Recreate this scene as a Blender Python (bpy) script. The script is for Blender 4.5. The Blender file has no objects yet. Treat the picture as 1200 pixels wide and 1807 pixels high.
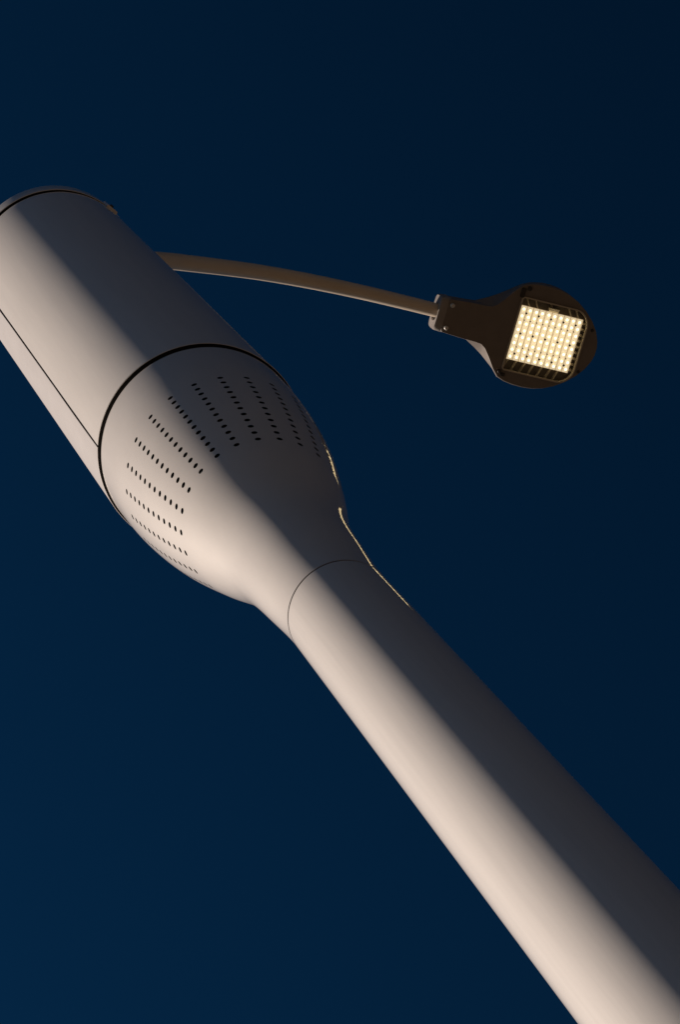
import bpy, bmesh, math, random
from mathutils import Vector, Matrix
random.seed(4)
PI = math.pi
S = bpy.context.scene
COL = S.collection

# ------------------------------------------------------------------ camera
W_PX, H_PX = 1200.0, 1807.0
F_PX = 5304.25
cam_x = Vector((0.7653054, 0.59124753, -0.25442878))     # camera axes in the world
cam_y = Vector((0.64331846, -0.71561113, 0.27210673))
cam_z = Vector((-0.02118964, -0.37192348, -0.92802151))
cd = bpy.data.cameras.new('camera')
cam = bpy.data.objects.new('camera', cd)
COL.objects.link(cam)
m = Matrix.Identity(4)
for i in range(3):
    m[i][0], m[i][1], m[i][2] = cam_x[i], cam_y[i], cam_z[i]
m.translation = Vector((0, -2.1, 1.6))
cam.matrix_world = m
cd.sensor_fit = 'VERTICAL'
cd.sensor_height = 24.0
cd.lens = 24.0 * F_PX / H_PX
cd.clip_start = 0.05
cd.clip_end = 2000
S.camera = cam

# ------------------------------------------------------------------ sky and sun
SUN_EL = math.radians(24)
SUN_AZ = math.radians(-171.5)            # direction the light comes from, in the XY plane
sun_dir = Vector((math.cos(SUN_AZ) * math.cos(SUN_EL), math.sin(SUN_AZ) * math.cos(SUN_EL), math.sin(SUN_EL)))
w = bpy.data.worlds.new('World')
S.world = w
w.use_nodes = True
nt = w.node_tree
nt.nodes.clear()
sky = nt.nodes.new('ShaderNodeTexSky')
sky.sky_type = 'NISHITA'
sky.sun_disc = False
sky.sun_elevation = SUN_EL
sky.sun_rotation = math.atan2(sun_dir.x, sun_dir.y)
sky.altitude = 1500
sky.air_density = 1.0
sky.dust_density = 0.3
sky.ozone_density = 3.0

tint = nt.nodes.new('ShaderNodeMix')           # deep polarised blue
tint.data_type = 'RGBA'
tint.blend_type = 'MULTIPLY'
tint.inputs[0].default_value = 1.0
tint.inputs[7].default_value = (0.055, 0.335, 0.475, 1)
# the sky grows darker away from the sun's side of it
tcw = nt.nodes.new('ShaderNodeTexCoord')
dotn = nt.nodes.new('ShaderNodeVectorMath')
dotn.operation = 'DOT_PRODUCT'
dotn.inputs[1].default_value = (math.cos(SUN_AZ) * 1.7, math.sin(SUN_AZ) * 1.7, 0)
ex = nt.nodes.new('ShaderNodeMath')
ex.operation = 'EXPONENT'
mn = nt.nodes.new('ShaderNodeMath')
mn.operation = 'MINIMUM'
mn.inputs[1].default_value = 1.25
mxn = nt.nodes.new('ShaderNodeMath')
mxn.operation = 'MAXIMUM'
mxn.inputs[1].default_value = 0.42
scl = nt.nodes.new('ShaderNodeVectorMath')
scl.operation = 'SCALE'
nt.links.new(tcw.outputs['Generated'], dotn.inputs[0])
nt.links.new(dotn.outputs['Value'], ex.inputs[0])
nt.links.new(ex.outputs[0], mn.inputs[0])
nt.links.new(mn.outputs[0], mxn.inputs[0])
nt.links.new(mxn.outputs[0], scl.inputs['Scale'])
bg = nt.nodes.new('ShaderNodeBackground')
bg.inputs['Strength'].default_value = 0.05
wo = nt.nodes.new('ShaderNodeOutputWorld')
nt.links.new(sky.outputs[0], tint.inputs[6])
nt.links.new(tint.outputs[2], scl.inputs[0])
nt.links.new(scl.outputs[0], bg.inputs['Color'])
nt.links.new(bg.outputs[0], wo.inputs[0])

sl = bpy.data.lights.new('sun', 'SUN')
sl.energy = 4.9
sl.angle = math.radians(0.5)
sl.color = (1.0, 0.835, 0.70)
so = bpy.data.objects.new('sun', sl)
COL.objects.link(so)
so.rotation_euler = sun_dir.to_track_quat('Z', 'Y').to_euler()

S.view_settings.view_transform = 'Standard'
S.view_settings.look = 'None'
S.view_settings.gamma = 1
S.view_settings.exposure = 0
S.view_settings.use_curve_mapping = False
S.render.engine = 'CYCLES'

# ------------------------------------------------------------------ materials
def mat(name, col, rough=0.5, metal=0.0, coat=0.0, coat_rough=0.1, var=0.0, var_scale=(6, 6, 1.2),
        bump=0.0, bump_scale=40, spec=0.5, warm=None):
    M = bpy.data.materials.new(name)
    M.use_nodes = True
    t = M.node_tree
    b = t.nodes['Principled BSDF']
    b.inputs['Base Color'].default_value = (*col, 1)
    b.inputs['Roughness'].default_value = rough
    b.inputs['Metallic'].default_value = metal
    b.inputs['Coat Weight'].default_value = coat
    b.inputs['Coat Roughness'].default_value = coat_rough
    b.inputs['Specular IOR Level'].default_value = spec
    tc = t.nodes.new('ShaderNodeTexCoord')
    if var:
        mp = t.nodes.new('ShaderNodeMapping')
        mp.inputs['Scale'].default_value = var_scale
        n = t.nodes.new('ShaderNodeTexNoise')
        n.inputs['Scale'].default_value = 3.0
        n.inputs['Detail'].default_value = 6
        n.inputs['Roughness'].default_value = 0.6
        r = t.nodes.new('ShaderNodeValToRGB')
        r.color_ramp.elements[0].position = 0.3
        r.color_ramp.elements[1].position = 0.7
        lo = tuple(c * (1 - var) for c in (warm or col))
        r.color_ramp.elements[0].color = (*lo, 1)
        r.color_ramp.elements[1].color = (*col, 1)
        t.links.new(tc.outputs['Object'], mp.inputs[0])
        t.links.new(mp.outputs[0], n.inputs['Vector'])
        t.links.new(n.outputs['Fac'], r.inputs[0])
        t.links.new(r.outputs[0], b.inputs['Base Color'])
    if bump:
        n2 = t.nodes.new('ShaderNodeTexNoise')
        n2.inputs['Scale'].default_value = bump_scale
        n2.inputs['Detail'].default_value = 3
        bp = t.nodes.new('ShaderNodeBump')
        bp.inputs['Strength'].default_value = bump
        bp.inputs['Distance'].default_value = 0.002
        t.links.new(tc.outputs['Object'], n2.inputs['Vector'])
        t.links.new(n2.outputs['Fac'], bp.inputs['Height'])
        t.links.new(bp.outputs[0], b.inputs['Normal'])
        t.links.new(bp.outputs[0], b.inputs['Coat Normal'])
    return M

def emit(name, col, strength):
    M = bpy.data.materials.new(name)
    M.use_nodes = True
    b = M.node_tree.nodes['Principled BSDF']
    b.inputs['Base Color'].default_value = (0.6, 0.55, 0.45, 1)
    b.inputs['Emission Color'].default_value = (*col, 1)
    b.inputs['Emission Strength'].default_value = strength
    b.inputs['Roughness'].default_value = 0.4
    return M

PAINT = dict(rough=0.6, coat=0.85, coat_rough=0.035, bump=0.03, bump_scale=60)
M_pole = mat('pole_paint', (0.735, 0.70, 0.665), var=0.07, var_scale=(26, 26, 0.7), **PAINT)
M_cowl = mat('cowl_paint', (0.685, 0.652, 0.62), var=0.05, var_scale=(8, 8, 3), **PAINT)
M_panel = mat('panel_paint', (0.80, 0.76, 0.715), var=0.06, var_scale=(12, 12, 0.7), **PAINT)
M_panel2 = mat('door_paint', (0.61, 0.585, 0.575), var=0.08, rough=0.5, coat=0.35, coat_rough=0.1, bump=0.9, bump_scale=5)
M_arm = mat('arm_paint', (0.68, 0.58, 0.46), var=0.08, var_scale=(4, 4, 4), rough=0.55, coat=0.2, coat_rough=0.15)
M_head = mat('head_paint', (0.18, 0.155, 0.135), var=0.15, var_scale=(8, 8, 8), rough=0.55, bump=0.15, bump_scale=200)
M_clamp = mat('clamp_paint', (0.27, 0.245, 0.225), var=0.08, var_scale=(12, 12, 12), rough=0.5, bump=0.15, bump_scale=200)
M_black = mat('gap_shade', (0.012, 0.010, 0.009), rough=0.7, spec=0.2)  # black that stands for shade inside gaps, holes and bore
M_steel = mat('screw_steel', (0.66, 0.64, 0.60), rough=0.4, metal=0.1, var=0.2, var_scale=(60, 60, 60))
M_dsteel = mat('dark_screw', (0.03, 0.027, 0.025), rough=0.6)
M_tray = mat('tray_aluminium', (0.10, 0.085, 0.065), rough=0.5, var=0.2, var_scale=(20, 20, 20))
M_rib = mat('rib_aluminium', (0.46, 0.41, 0.32), rough=0.5)
M_tab = mat('connector_plastic', (0.70, 0.64, 0.50), rough=0.5)
M_ground = mat('ground_paving', (0.112, 0.077, 0.045), rough=0.9, var=0.3, var_scale=(1.5, 1.5, 1.5))
M_led = emit('led_lens', (1.0, 0.78, 0.38), 4.2)
M_bar = emit('lens_strip', (1.0, 0.82, 0.55), 0.66)
M_board = emit('led_board_glow', (1.0, 0.72, 0.40), 0.30)  # board glows by itself, standing for LED light spread by the lenses

M_glass = bpy.data.materials.new('cover_glass')
M_glass.use_nodes = True
t = M_glass.node_tree
t.nodes.clear()
o_ = t.nodes.new('ShaderNodeOutputMaterial')
mx = t.nodes.new('ShaderNodeMixShader')
tr = t.nodes.new('ShaderNodeBsdfTransparent')
tr.inputs[0].default_value = (0.97, 0.96, 0.94, 1)
gl = t.nodes.new('ShaderNodeBsdfGlossy')
gl.inputs['Roughness'].default_value = 0.05
fr = t.nodes.new('ShaderNodeFresnel')
fr.inputs[0].default_value = 1.45
t.links.new(fr.outputs[0], mx.inputs[0])
t.links.new(tr.outputs[0], mx.inputs[1])
t.links.new(gl.outputs[0], mx.inputs[2])
t.links.new(mx.outputs[0], o_.inputs[0])

# ------------------------------------------------------------------ helpers
def make(name, bm, material, parent=None, smooth=True, auto=None):
    bmesh.ops.remove_doubles(bm, verts=bm.verts, dist=1e-7)
    bmesh.ops.recalc_face_normals(bm, faces=bm.faces)
    if auto is not None:
        for e in bm.edges:
            if len(e.link_faces) == 2 and e.calc_face_angle(0) > math.radians(auto):
                e.smooth = False
    me = bpy.data.meshes.new(name)
    bm.to_mesh(me)
    bm.free()
    for p in me.polygons:
        p.use_smooth = smooth
    me.materials.append(material)
    o = bpy.data.objects.new(name, me)
    COL.objects.link(o)
    if parent:
        o.parent = parent
    return o

def lathe(prof, n=192, a0=0.0, a1=2 * PI, bm=None, close=False):
    """surface of revolution about Z through (r, z) points; open when a0..a1 is less than a turn"""
    bm = bm or bmesh.new()
    full = abs(a1 - a0 - 2 * PI) < 1e-6
    cols = n if full else n + 1
    rings = []
    for r, z in prof:
        if r < 1e-6:
            v = bm.verts.new((0, 0, z))
            rings.append([v] * cols)
        else:
            rings.append([bm.verts.new((r * math.cos(a0 + (a1 - a0) * i / n), r * math.sin(a0 + (a1 - a0) * i / n), z)) for i in range(cols)])
    pairs = list(zip(rings[:-1], rings[1:]))
    if close:
        pairs.append((rings[-1], rings[0]))
    for A, B in pairs:
        for i in range(n):
            j = (i + 1) % cols
            vs = []
            for v in (A[i], A[j], B[j], B[i]):
                if v not in vs:
                    vs.append(v)
            if len(vs) > 2:
                bm.faces.new(vs)
    if not full and close:
        bm.faces.new([R[0] for R in rings])
        bm.faces.new([R[-1] for R in reversed(rings)])
    return bm

def tube(pts, radii, n=32, caps=True):
    bm = bmesh.new()
    rings = []
    for i, p in enumerate(pts):
        p = Vector(p)
        a = Vector(pts[max(i - 1, 0)])
        b = Vector(pts[min(i + 1, len(pts) - 1)])
        d = (b - a).normalized()
        side = d.cross(Vector((0, 0, 1))).normalized()
        up = side.cross(d)
        rings.append([bm.verts.new(p + (side * math.cos(2 * PI * k / n) + up * math.sin(2 * PI * k / n)) * radii[i]) for k in range(n)])
    for A, B in zip(rings[:-1], rings[1:]):
        for k in range(n):
            bm.faces.new((A[k], A[(k + 1) % n], B[(k + 1) % n], B[k]))
    if caps:
        bm.faces.new(rings[0])
        bm.faces.new(rings[-1][::-1])
    return bm

def box(x0, x1, y0, y1, z0, z1, bev=0.0, bm=None):
    b2 = bmesh.new()
    bmesh.ops.create_cube(b2, size=1)
    for v in b2.verts:
        v.co = Vector((x0 + (v.co.x + .5) * (x1 - x0), y0 + (v.co.y + .5) * (y1 - y0), z0 + (v.co.z + .5) * (z1 - z0)))
    if bev:
        bmesh.ops.bevel(b2, geom=list(b2.edges), offset=bev, segments=2, affect='EDGES')
    if bm is None:
        return b2
    me = bpy.data.meshes.new('tmp')
    b2.to_mesh(me)
    b2.free()
    bm.from_mesh(me)
    bpy.data.meshes.remove(me)
    return bm

def knob(x, y, z, r, h, n=24, dome=0.3):
    """short round head hanging down from z"""
    bm = lathe([(0, 0), (r, 0), (r, -h * (1 - dome)), (r * 0.8, -h), (0, -h)], n)
    bmesh.ops.translate(bm, verts=bm.verts, vec=(x, y, z))
    return bm

# ------------------------------------------------------------------ the ground the lamp stands on
bm = bmesh.new()
vs = [bm.verts.new((x, y, 0)) for x, y in ((-600, -600), (600, -600), (600, 600), (-600, 600))]
bm.faces.new(vs)
g = make('ground', bm, M_ground, smooth=False)
g['kind'] = 'structure'

# ------------------------------------------------------------------ the street lamp
root = bpy.data.objects.new('street_lamp', None)
COL.objects.link(root)
root['label'] = 'tall pale street lamp with perforated bulging cowl, drum and curved arm holding a lit head'
root['category'] = 'street lamp'

Z_SEAM, Z_DRUM, Z_TOP = 6.4636, 7.6286, 9.4622
R_SEAM, R_DRUM, TAPER = 0.0986, 0.22624, -0.00575
KZ = [6.4636, 6.65778, 6.85195, 7.04612, 7.24029, 7.43447, 7.62864]
KR = [0.09858, 0.10698, 0.12315, 0.16297, 0.19655, 0.21560, 0.22200]
def cowl_r(z):
    H = KZ[1] - KZ[0]
    i = min(max(int((z - KZ[0]) / H), 0), 5)
    def sl_(k):
        if k == 0: return TAPER
        if k == 6: return (KR[6] - KR[5]) / H
        return (KR[k + 1] - KR[k - 1]) / (2 * H)
    s = (z - KZ[i]) / H
    return ((2*s**3 - 3*s**2 + 1) * KR[i] + (s**3 - 2*s**2 + s) * H * sl_(i)
            + (-2*s**3 + 3*s**2) * KR[i + 1] + (s**3 - s**2) * H * sl_(i + 1))
def cowl_n(z):
    d = (cowl_r(z + 1e-4) - cowl_r(z - 1e-4)) / 2e-4
    L = math.hypot(1, d)
    return 1 / L, -d / L

# --- pole: tapered tube from the ground to the hairline joint
GAP = 0.0026
r_bot = R_SEAM - TAPER * Z_SEAM
pr = [(r_bot, -0.3)] + [(R_SEAM - TAPER * (Z_SEAM - z), z) for z in (0.0, 1.5, 3, 4.5, 5.5, 6.2)]
pr += [(R_SEAM + 0.0001, Z_SEAM - GAP), (R_SEAM - 0.003, Z_SEAM - GAP)]
make('pole', lathe(pr, 256), M_pole, root, auto=30)
make('joint_shade', lathe([(R_SEAM - 0.0006, Z_SEAM - GAP - 0.001), (R_SEAM - 0.0006, Z_SEAM + GAP + 0.001)], 256), M_black, root)  # black ring put in as the shade of the open joint

# --- cowl: bulging sleeve with 24 columns of 12 drilled holes
NSEC, CPS, NH, RPH = 24, 12, 12, 6
ZH_TOP, ZH_BOT, R_HOLE = 7.380, 7.0605, 0.0061
TH0 = math.radians(-86.2)
DTH = 2 * PI / NSEC / CPS
# arc-length table between the first and last hole
def arc_table(z0, z1, n=2000):
    out = [(0.0, z0)]
    acc = 0
    for k in range(1, n + 1):
        za, zb = z0 + (z1 - z0) * (k - 1) / n, z0 + (z1 - z0) * k / n
        acc += math.hypot(zb - za, cowl_r(zb) - cowl_r(za))
        out.append((acc, zb))
    return out
tab = arc_table(ZH_TOP, ZH_BOT)
PITCH = tab[-1][0] / (NH - 1)
full = arc_table(Z_DRUM - 0.018, Z_SEAM + 0.004, 6000)
a_first = next(a for a, z in full if z <= ZH_TOP)
def z_of(a):
    lo, hi = 0, len(full) - 1
    a = min(max(a, 0), full[-1][0])
    while hi - lo > 1:
        mid = (lo + hi) // 2
        if full[mid][0] < a: lo = mid
        else: hi = mid
    (a0, z0), (a1, z1) = full[lo], full[hi]
    return z0 + (z1 - z0) * (a - a0) / max(a1 - a0, 1e-9)
step = PITCH / RPH
rows = []                                  # arc positions of the grid lines
a = a_first - 3 * step
pre = []
while a > step:
    a -= step * 1.0
    pre.append(a)
rows = [0.0] + [x for x in reversed(pre) if x > 0.4 * step]
base = len(rows)
rows += [a_first - 3 * step + k * step for k in range(NH * RPH + 1)]
a = rows[-1]
while a + step * 1.7 < full[-1][0]:
    a += step
    rows.append(a)
rows.append(full[-1][0])
bm = bmesh.new()
NC = NSEC * CPS
def P(th, arc, inset=0.0):
    z = z_of(arc)
    r = cowl_r(z)
    if inset:
        nr, nz = cowl_n(z)
        r -= nr * inset
        z -= nz * inset
    return Vector((r * math.cos(th), r * math.sin(th), z))
grid = {}
def gv(i, j):
    j %= NC
    if (i, j) not in grid:
        grid[(i, j)] = bm.verts.new(P(TH0 + (j - CPS / 2) * DTH, rows[i]))
    return grid[(i, j)]
holes = []
blocked = set()
for s in range(NSEC):
    for h in range(NH):
        i0 = base + h * RPH + 1
        j0 = s * CPS + 4
        holes.append((i0, j0, s, h))
        for di in range(4):
            for dj in range(4):
                blocked.add((i0 + di, j0 + dj))
for i in range(len(rows) - 1):
    for j in range(NC):
        if (i, j) not in blocked:
            bm.faces.new((gv(i, j), gv(i, j + 1), gv(i + 1, j + 1), gv(i + 1, j)))
order = [(0, 0), (0, 1), (0, 2), (0, 3), (0, 4), (1, 4), (2, 4), (3, 4), (4, 4), (4, 3), (4, 2), (4, 1), (4, 0), (3, 0), (2, 0), (1, 0)]
for i0, j0, s, h in holes:
    thc = TH0 + s * CPS * DTH
    ac = a_first + h * PITCH
    rc = cowl_r(z_of(ac))
    rings = [[gv(i0 + di, j0 + dj) for di, dj in order]]
    for rad in (R_HOLE * 1.12, R_HOLE):
        ring = []
        for di, dj in order:
            ang = math.atan2(di - 2, dj - 2)
            ring.append(bm.verts.new(P(thc + math.cos(ang) * rad / rc, ac + math.sin(ang) * rad)))
        rings.append(ring)
    for A, B in zip(rings[:-1], rings[1:]):
        for k in range(16):
            bm.faces.new((A[k], A[(k + 1) % 16], B[(k + 1) % 16], B[k]))
    w0 = rings[-1]
    w1 = []
    for di, dj in order:
        ang = math.atan2(di - 2, dj - 2)
        w1.append(bm.verts.new(P(thc + math.cos(ang) * R_HOLE * 1.5 / rc, ac + math.sin(ang) * R_HOLE * 1.5, 0.0016)))
    for k in range(16):
        e = bm.faces.new((w0[k], w0[(k + 1) % 16], w1[(k + 1) % 16], w1[k]))
    for k in range(16):
        ed = bm.edges.get((w0[k], w0[(k + 1) % 16]))
        if ed: ed.smooth = False
# rolled lip at the top, small return at the bottom
zt = z_of(0)
rt = cowl_r(zt)
top_ring = [gv(0, j) for j in range(NC)]
prev = top_ring
for dr, dz in ((-0.0012, 0.0022), (-0.004, 0.0034), (-0.02, 0.0034)):
    ring = [bm.verts.new(((rt + dr) * math.cos(TH0 + (j - CPS / 2) * DTH), (rt + dr) * math.sin(TH0 + (j - CPS / 2) * DTH), zt + dz)) for j in range(NC)]
    for j in range(NC):
        bm.faces.new((prev[j], prev[(j + 1) % NC], ring[(j + 1) % NC], ring[j]))
    prev = ring
zb, rb_ = z_of(full[-1][0]), cowl_r(z_of(full[-1][0]))
prev = [gv(len(rows) - 1, j) for j in range(NC)]
for dr, zz in ((0.0002, Z_SEAM + GAP), (-0.0012, Z_SEAM + GAP)):
    ring = [bm.verts.new(((rb_ + dr) * math.cos(TH0 + (j - CPS / 2) * DTH), (rb_ + dr) * math.sin(TH0 + (j - CPS / 2) * DTH), zz)) for j in range(NC)]
    for j in range(NC):
        bm.faces.new((prev[j], prev[(j + 1) % NC], ring[(j + 1) % NC], ring[j]))
    prev = ring
cowl = make('vent_cowl', bm, M_cowl, root, auto=40)
# black sheet behind the holes, standing for the shade inside the cowl
make('cowl_shade', lathe([(cowl_r(z) - 0.022, z) for z in [6.7 + 0.05 * k for k in range(18)]] + [(0.198, 7.605), (0.203, 7.622), (0.203, 7.70)], 128), M_black, cowl)
# a pale stub added as the bright glint in the lowest hole of one column
sth = TH0 - 2 * PI / NSEC - 0.010
sz = ZH_BOT
nr, nz = cowl_n(sz)
sc = bmesh.new()
bmesh.ops.create_cone(sc, cap_ends=True, segments=20, radius1=0.0022, radius2=0.0022, depth=0.006)
d = Vector((nr * math.cos(sth), nr * math.sin(sth), nz))
bmesh.ops.transform(sc, matrix=Matrix.Translation(Vector((cowl_r(sz) * math.cos(sth), cowl_r(sz) * math.sin(sth), sz)) - d * 0.0055) @ d.to_track_quat('Z', 'Y').to_matrix().to_4x4(), verts=sc.verts)
make('hole_glint', sc, M_tab, cowl, auto=30)

# --- drum: two curved panels round a dark core, open joint between them
def panel(a0, a1, n, wob):
    bm = bmesh.new()
    T = 0.0014
    zs = [Z_DRUM + 0.0, Z_DRUM + 0.0006] + [Z_DRUM + 0.03 + k * (Z_TOP - Z_DRUM - 0.06) / 24 for k in range(25)] + [Z_TOP - 0.0015, Z_TOP]
    outer, inner = [], []
    for k, z in enumerate(zs):
        u = (z - Z_DRUM) / (Z_TOP - Z_DRUM)
        e = wob(u)
        ro = R_DRUM - (0.0004 if k in (0, len(zs) - 1) else 0)
        outer.append([]); inner.append([])
        for i in range(n + 1):
            th = a0 + e / R_DRUM + (a1 - a0) * i / n
            outer[-1].append(bm.verts.new((ro * math.cos(th), ro * math.sin(th), z)))
            inner[-1].append(bm.verts.new(((R_DRUM - T) * math.cos(th), (R_DRUM - T) * math.sin(th), z)))
    K = len(zs)
    for k in range(K - 1):
        for i in range(n):
            bm.faces.new((outer[k][i], outer[k][i + 1], outer[k + 1][i + 1], outer[k + 1][i]))
            bm.faces.new((inner[k][i], inner[k + 1][i], inner[k + 1][i + 1], inner[k][i + 1]))
        bm.faces.new((outer[k][0], outer[k + 1][0], inner[k + 1][0], inner[k][0]))
        bm.faces.new((outer[k][n], inner[k][n], inner[k + 1][n], outer[k + 1][n]))
    for i in range(n):
        bm.faces.new((outer[0][i], inner[0][i], inner[0][i + 1], outer[0][i + 1]))
        bm.faces.new((outer[K - 1][i], outer[K - 1][i + 1], inner[K - 1][i + 1], inner[K - 1][i]))
    return bm
A_SEAM = math.radians(-137.9)
gA = 0.0023 / R_DRUM
p1 = make('housing_panel', panel(A_SEAM + gA, A_SEAM + math.radians(250) - gA, 250, lambda u: 0.0), M_panel, root, auto=30)
p2 = make('housing_door', panel(A_SEAM - math.radians(110) + gA, A_SEAM - gA, 110,
          lambda u: -0.0012 * max(0.0, math.sin(u * 9.0 + 0.4)) - 0.0010 * math.sin(PI * u) - 0.002 * u), M_panel2, root, auto=30)
p2['label'] = 'narrow side panel of the drum, slightly cooler white'
bm = lathe([(0.0, Z_DRUM + 0.004), (0.2235, Z_DRUM + 0.004), (0.2235, Z_TOP - 0.006), (0.216, Z_TOP - 0.005), (0.216, Z_TOP + 0.06), (0.0, Z_TOP + 0.06)], 128)
make('housing_core', bm, M_black, root, auto=30)  # core coloured black to give the shade seen in the drum's gaps

# --- cap ring over the drum
zc = Z_TOP + 0.030
R_CAP = 0.2275
bm = lathe([(R_CAP - 0.003, zc + 0.02), (R_CAP - 0.0015, zc), (R_CAP, zc + 0.001), (R_CAP, zc + 0.060), (R_CAP - 0.004, zc + 0.074),
            (R_CAP - 0.013, zc + 0.084), (R_CAP - 0.04, zc + 0.090), (0.0, zc + 0.10)], 192)
cap = make('drum_cap', bm, M_panel, root, auto=40)
make('cap_shade', lathe([(0.0, zc + 0.002), (R_CAP - 0.0022, zc + 0.002)], 128), M_black, cap)  # black disc that paints the shade under the cap
def latch(th):
    bm = box(-0.018, 0.018, -0.003, 0.005, -0.045, 0.012, 0.0015)
    bmesh.ops.transform(bm, matrix=Matrix.Translation((R_CAP * math.cos(th), R_CAP * math.sin(th), zc + 0.012)) @ Matrix.Rotation(th - PI / 2, 4, 'Z'), verts=bm.verts)
    o = make('latch', bm, M_panel, cap, smooth=False)
    k = bmesh.new()
    bmesh.ops.create_cone(k, cap_ends=True, segments=16, radius1=0.006, radius2=0.005, depth=0.006)
    d = Vector((math.cos(th), math.sin(th), 0))
    bmesh.ops.transform(k, matrix=Matrix.Translation(d * (R_CAP + 0.007) + Vector((0, 0, zc - 0.006))) @ d.to_track_quat('Z', 'Y').to_matrix().to_4x4(), verts=k.verts)
    make('latch_screw', k, M_dsteel, cap, auto=30)
latch(math.radians(-11))

# --- stub above the drum that carries the arm
make('upper_pole', lathe([(0.085, zc + 0.085), (0.083, 9.93), (0.078, 9.96), (0.06, 9.975), (0, 9.98)], 96), M_pole, root, auto=40)

# ------------------------------------------------------------------ arm and lamp head, laid out along the arm's own plane
AZ = math.radians(54.0)
def arm_pt(s, z, t=0.0):
    return Vector((s * math.cos(AZ) - t * math.sin(AZ), s * math.sin(AZ) + t * math.cos(AZ), z))
ctrl = [(0.03, 9.78), (0.16, 9.905), (0.32, 10.07), (0.479, 10.212), (0.541, 10.256), (0.67, 10.343), (0.824, 10.434), (0.987, 10.497), (1.151, 10.533), (1.306, 10.542), (1.46, 10.534), (1.52, 10.529)]
def catmull(c, per=8):
    out = []
    for i in range(len(c) - 1):
        p0, p1, p2, p3 = c[max(i - 1, 0)], c[i], c[i + 1], c[min(i + 2, len(c) - 1)]
        for k in range(per):
            u = k / per
            out.append(tuple(0.5 * (2 * p1[d] + (p2[d] - p0[d]) * u + (2 * p0[d] - 5 * p1[d] + 4 * p2[d] - p3[d]) * u * u + (3 * p1[d] - p0[d] - 3 * p2[d] + p3[d]) * u ** 3) for d in (0, 1)))
    out.append(c[-1])
    return out
cc = catmull(ctrl)
rad = [0.0265 - 0.0040 * min(1, (s / 1.45)) for s, z in cc]
make('arm', tube([arm_pt(s, z) for s, z in cc], rad, 48), M_arm, root, auto=40)

HZ = 10.5                                    # underside of the head
T0 = 0.004
head_m = Matrix.Translation((0, 0, HZ)) @ Matrix.Rotation(AZ, 4, 'Z')     # local: x along the arm, y sideways, z up
def H(name, bm, material, parent=None, **k):
    bmesh.ops.transform(bm, matrix=head_m, verts=bm.verts)
    return make(name, bm, material, parent, **k)

under = [(1.462, .050), (1.466, .0545), (1.53, .059), (1.585, .061), (1.606, .0635), (1.622, .074), (1.643, .099), (1.668, .1325), (1.69, .154), (1.715, .1625), (1.745, .167), (1.78, .1685), (1.815, .1655), (1.85, .157), (1.885, .142), (1.92, .119), (1.95, .092), (1.972, .064), (1.986, .035), (1.9915, .012)]
shell = [(1.462, .050), (1.466, .0565), (1.53, .0605), (1.562, .0635), (1.60, .083), (1.63, .101), (1.665, .126), (1.697, .150), (1.72, .1610), (1.738, .1655), (1.762, .1695), (1.79, .1700), (1.82, .1665), (1.855, .157), (1.888, .142), (1.921, .119), (1.951, .092), (1.973, .064), (1.987, .035), (1.9925, .012)]
def outline(pts, sx=1.0, sy=1.0, cx=1.76):
    up = [(cx + (s - cx) * sx, T0 + w_ * sy) for s, w_ in pts]
    dn = [(cx + (s - cx) * sx, T0 - w_ * sy) for s, w_ in reversed(pts)]
    return up + dn
def resample(poly, n):
    """n points evenly spaced along a closed polyline after smoothing"""
    P_ = poly + [poly[0]]
    L = [0]
    for a_, b_ in zip(P_[:-1], P_[1:]):
        L.append(L[-1] + math.dist(a_, b_))
    out = []
    k = 0
    for i in range(n):
        d_ = L[-1] * i / n
        while L[k + 1] < d_: k += 1
        u = (d_ - L[k]) / max(L[k + 1] - L[k], 1e-9)
        out.append((P_[k][0] + (P_[k + 1][0] - P_[k][0]) * u, P_[k][1] + (P_[k + 1][1] - P_[k][1]) * u))
    return out
def rounded_rect(x0, x1, y0, y1, rr, per=10, rr2=None):
    """corner radii: rr at the x0 side, rr2 at the x1 side"""
    rr2 = rr2 or rr
    out = []
    for cx, cy, a0, q in ((x1 - rr2, y1 - rr2, 0, rr2), (x0 + rr, y1 - rr, PI / 2, rr), (x0 + rr, y0 + rr, PI, rr), (x1 - rr2, y0 + rr2, 1.5 * PI, rr2)):
        for k in range(per + 1):
            an = a0 + PI / 2 * k / per
            out.append((cx + q * math.cos(an), cy + q * math.sin(an)))
    return out
FR = rounded_rect(1.694, 1.9385, T0 - 0.119, T0 + 0.127, 0.010, rr2=0.055)
bm = bmesh.new()
# outer skin, same number of points at every level
def level(pts, z, sx=1, sy=1, cx=1.76):
    return [bm.verts.new((x, y, z)) for x, y in outline(pts, sx, sy, cx)]
Ls = [level(under, 0.0, 0.9965, 0.985), level(under, 0.0025), level(under, 0.010), level(shell, 0.042), level(shell, 0.052, .998, .985), level(shell, 0.075, .96, .88), level(shell, 0.095, .86, .68), level(shell, 0.105, .70, .40)]
N_ = len(Ls[0])
for A, B in zip(Ls[:-1], Ls[1:]):
    for k in range(N_):
        bm.faces.new((A[k], A[(k + 1) % N_], B[(k + 1) % N_], B[k]))
bm.faces.new(Ls[-1])
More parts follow.
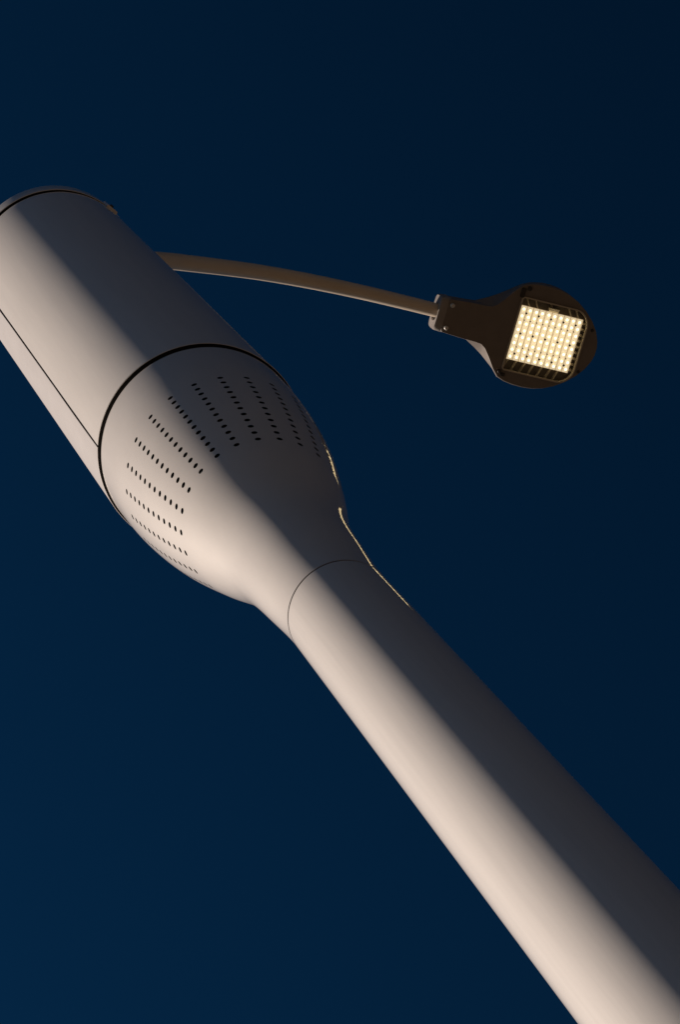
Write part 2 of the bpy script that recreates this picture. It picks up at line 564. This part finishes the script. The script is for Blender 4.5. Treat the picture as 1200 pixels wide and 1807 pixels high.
# flat underside between the outline and the window opening
win = [bm.verts.new((x, y, 0.0)) for x, y in FR]
e_o = [bm.edges.get((Ls[0][k], Ls[0][(k + 1) % N_])) for k in range(N_)]
e_i = [bm.edges.new((win[k], win[(k + 1) % len(win)])) for k in range(len(win)) if (win[k].co - win[(k + 1) % len(win)].co).length > 1e-6]
bmesh.ops.triangle_fill(bm, edges=e_o + e_i, use_beauty=True)
win2 = [bm.verts.new((x, y, 0.022)) for x, y in FR]
for k in range(len(win)):
    bm.faces.new((win[k], win[(k + 1) % len(win)], win2[(k + 1) % len(win)], win2[k]))
head = H('lamp_head', bm, M_head, root, auto=25)

# frame lip round the window
def strip(poly_in, poly_out, z0, z1, bm=None):
    bm = bm or bmesh.new()
    n = len(poly_in)
    R = [[bm.verts.new((x, y, z)) for x, y in q] for q, z in ((poly_in, z1), (poly_in, z0), (poly_out, z0), (poly_out, z1))]
    for a_, b_ in ((0, 1), (1, 2), (2, 3)):
        for k in range(n):
            bm.faces.new((R[a_][k], R[a_][(k + 1) % n], R[b_][(k + 1) % n], R[b_][k]))
    return bm
def grow(x0, x1, y0, y1, rr, rr2, d_):
    return rounded_rect(x0 - d_, x1 + d_, y0 - d_, y1 + d_, rr + d_, rr2=rr2 + d_)
a_in = grow(1.6965, 1.936, T0 - 0.1165, T0 + 0.1245, 0.008, 0.0525, -0.002)
a_out = grow(1.6965, 1.936, T0 - 0.1165, T0 + 0.1245, 0.008, 0.0525, 0.0022)
H('window_frame', strip(a_in, a_out, -0.006, 0.004), M_rib, head, auto=30)
# tray behind the glass
bm = bmesh.new()
bm.faces.new([bm.verts.new((x, y, 0.021)) for x, y in FR if True][::1])
H('reflector_tray', bm, M_tray, head, smooth=False)
# glass
bm = bmesh.new()
bm.faces.new([bm.verts.new((x, y, 0.0015)) for x, y in grow(1.694, 1.9385, T0 - 0.119, T0 + 0.127, 0.010, 0.055, -0.004)])
H('glass_cover', bm, M_glass, head, smooth=False)

# LED board
LX0, LX1, LY0, LY1 = 1.7035, 1.9215, -0.0850, 0.0945
H('led_board', box(LX0, LX1, LY0, LY1, 0.008, 0.014), M_board, head, smooth=False)
PX, PY = (LX1 - LX0) / 10, (LY1 - LY0) / 8
bar_m = None
for i in range(10):
    x = LX0 + (i + .5) * PX
    H('lens_strip', box(x - PX * 0.40, x + PX * 0.36, LY0 + 0.001, LY1 - 0.001, 0.0062, 0.0082, 0.0006), M_bar, head)
lb = bmesh.new()
bmesh.ops.create_uvsphere(lb, u_segments=14, v_segments=8, radius=0.0040)
for v in lb.verts: v.co.z *= 0.55
led0 = make('led', lb, M_led, head)
for i in range(10):
    for j in range(8):
        o = led0 if (i, j) == (0, 0) else led0.copy()
        if o is not led0:
            COL.objects.link(o)
            o.parent = head
        o.location = head_m @ Vector((LX0 + (i + .5) * PX + random.uniform(-.0005, .0005), LY0 + (j + .5) * PY + random.uniform(-.0005, .0005), 0.0058))
sb = bmesh.new()
bmesh.ops.create_cone(sb, cap_ends=True, segments=12, radius1=0.0034, radius2=0.0034, depth=0.003)
s0 = make('board_screw', sb, M_dsteel, head, auto=30)
ss = bmesh.new()
bmesh.ops.create_cone(ss, cap_ends=True, segments=12, radius1=0.0019, radius2=0.0019, depth=0.003)
s1 = make('board_screw', ss, M_dsteel, head, auto=30)
def put(src, first, x, y, z):
    o = src if first else src.copy()
    if not first:
        COL.objects.link(o)
        o.parent = head
    o.location = head_m @ Vector((x, y, z))
f = True
for j in (1, 4, 7):
    for i in range(5):
        put(s0, f, LX0 + (2 * i + 1) * PX, LY0 + j * PY, 0.0045); f = False
f = True
for j in (2, 6):
    for i in range(9):
        put(s1, f, LX0 + (i + 1) * PX, LY0 + j * PY, 0.0048); f = False

# cooling ribs in the gap either side of the board
for y0, y1, xs, lean in ((T0 - 0.1165, LY0 - 0.001, (1.715, 1.745, 1.80, 1.862, 1.888), -0.016), (LY1 + 0.001, T0 + 0.1245, (1.712, 1.742, 1.772, 1.802, 1.832, 1.862, 1.888), -0.010)):
    for x in xs:
        bm = bmesh.new()
        q = [(x - .0012, y0), (x + .0012, y0), (x + .0012 + lean * (-1 if y0 < 0 else 1), y1), (x - .0012 + lean * (-1 if y0 < 0 else 1), y1)]
        lo = [bm.verts.new((a_, b_, 0.006)) for a_, b_ in q]
        hi = [bm.verts.new((a_, b_, 0.0208)) for a_, b_ in q]
        bm.faces.new(lo)
        for k in range(4):
            bm.faces.new((lo[k], lo[(k + 1) % 4], hi[(k + 1) % 4], hi[k]))
        H('rib', bm, M_rib, head, smooth=False)
for k in range(9):
    y = LY0 + 0.012 + k * 0.0195
    H('rib', box(LX1 + 0.001, 1.933, y - 0.0035, y + 0.0035, 0.005, 0.0205), M_rib, head, smooth=False)
bm = box(1.797, 1.829, -0.0985, -0.0858, 0.004, 0.016)
for v in bm.verts:
    if v.co.z < 0.01:
        v.co.z = -0.006 if v.co.y < -0.09 else 0.006     # its face slopes towards the board
H('connector', bm, M_tab, head, smooth=False)

# screws holding the cover
for x, y, r in ((1.711, -0.143, 0.0075), (1.690, 0.1375, 0.0065), (1.957, -0.060, 0.0050), (1.952, 0.081, 0.0050)):
    H('cover_screw', knob(x, y, 0.0005, r, 0.006), M_dsteel, head, auto=30)
# hinge clip beside two of them
H('clip', box(1.686, 1.700, -0.140, -0.110, -0.006, 0.001, 0.001), M_dsteel, head, smooth=False)
H('clip', box(1.697, 1.711, 0.140, 0.150, -0.006, 0.001, 0.001), M_dsteel, head, smooth=False)

# spigot clamp: end plate with a round bore, arm enters it
bm = bmesh.new()
n = 48
zc_, ra = 0.0355, 0.0255
def end_ring(x, f_):
    out = []
    for k in range(n):
        an = 2 * PI * k / n + PI / n
        out.append(bm.verts.new((x, T0 + f_(an)[0], zc_ + f_(an)[1])))
    return out
def sq(hw, hh, e=6):
    def g_(an):
        c_, s_ = math.cos(an), math.sin(an)
        q = (abs(c_) ** e + abs(s_) ** e) ** (-1 / e)
        return (hw * q * c_, hh * q * s_)
    return g_
def ci(r):
    return lambda an: (r * math.cos(an), r * math.sin(an))
E_ = [end_ring(1.500, sq(.050, .030)), end_ring(1.464, sq(.0575, .0350)), end_ring(1.444, sq(.0560, .0345)), end_ring(1.438, sq(.0525, .0325, 5)),
      end_ring(1.437, ci(ra + 0.004)), end_ring(1.440, ci(ra + 0.002)), end_ring(1.470, ci(ra + 0.002))]
for A, B in zip(E_[:-1], E_[1:]):
    for k in range(n):
        bm.faces.new((A[k], A[(k + 1) % n], B[(k + 1) % n], B[k]))
bm.faces.new(E_[-1])
H('spigot_clamp', bm, M_clamp, head, auto=35)
bm = bmesh.new()
ring_a = [bm.verts.new((1.4415, T0 + 0.0272 * math.cos(2 * PI * k / 40), zc_ + 0.0272 * math.sin(2 * PI * k / 40))) for k in range(40)]
bm.faces.new(ring_a)
H('bore_shade', bm, M_black, head, smooth=False)  # black disc added as the shadow where the arm enters
for y in (-0.0325, 0.0415):
    H('clamp_bolt', knob(1.4755, T0 + y - .004, 0.0005, 0.0070, 0.010, 20, 0.2), M_steel, head, auto=40)
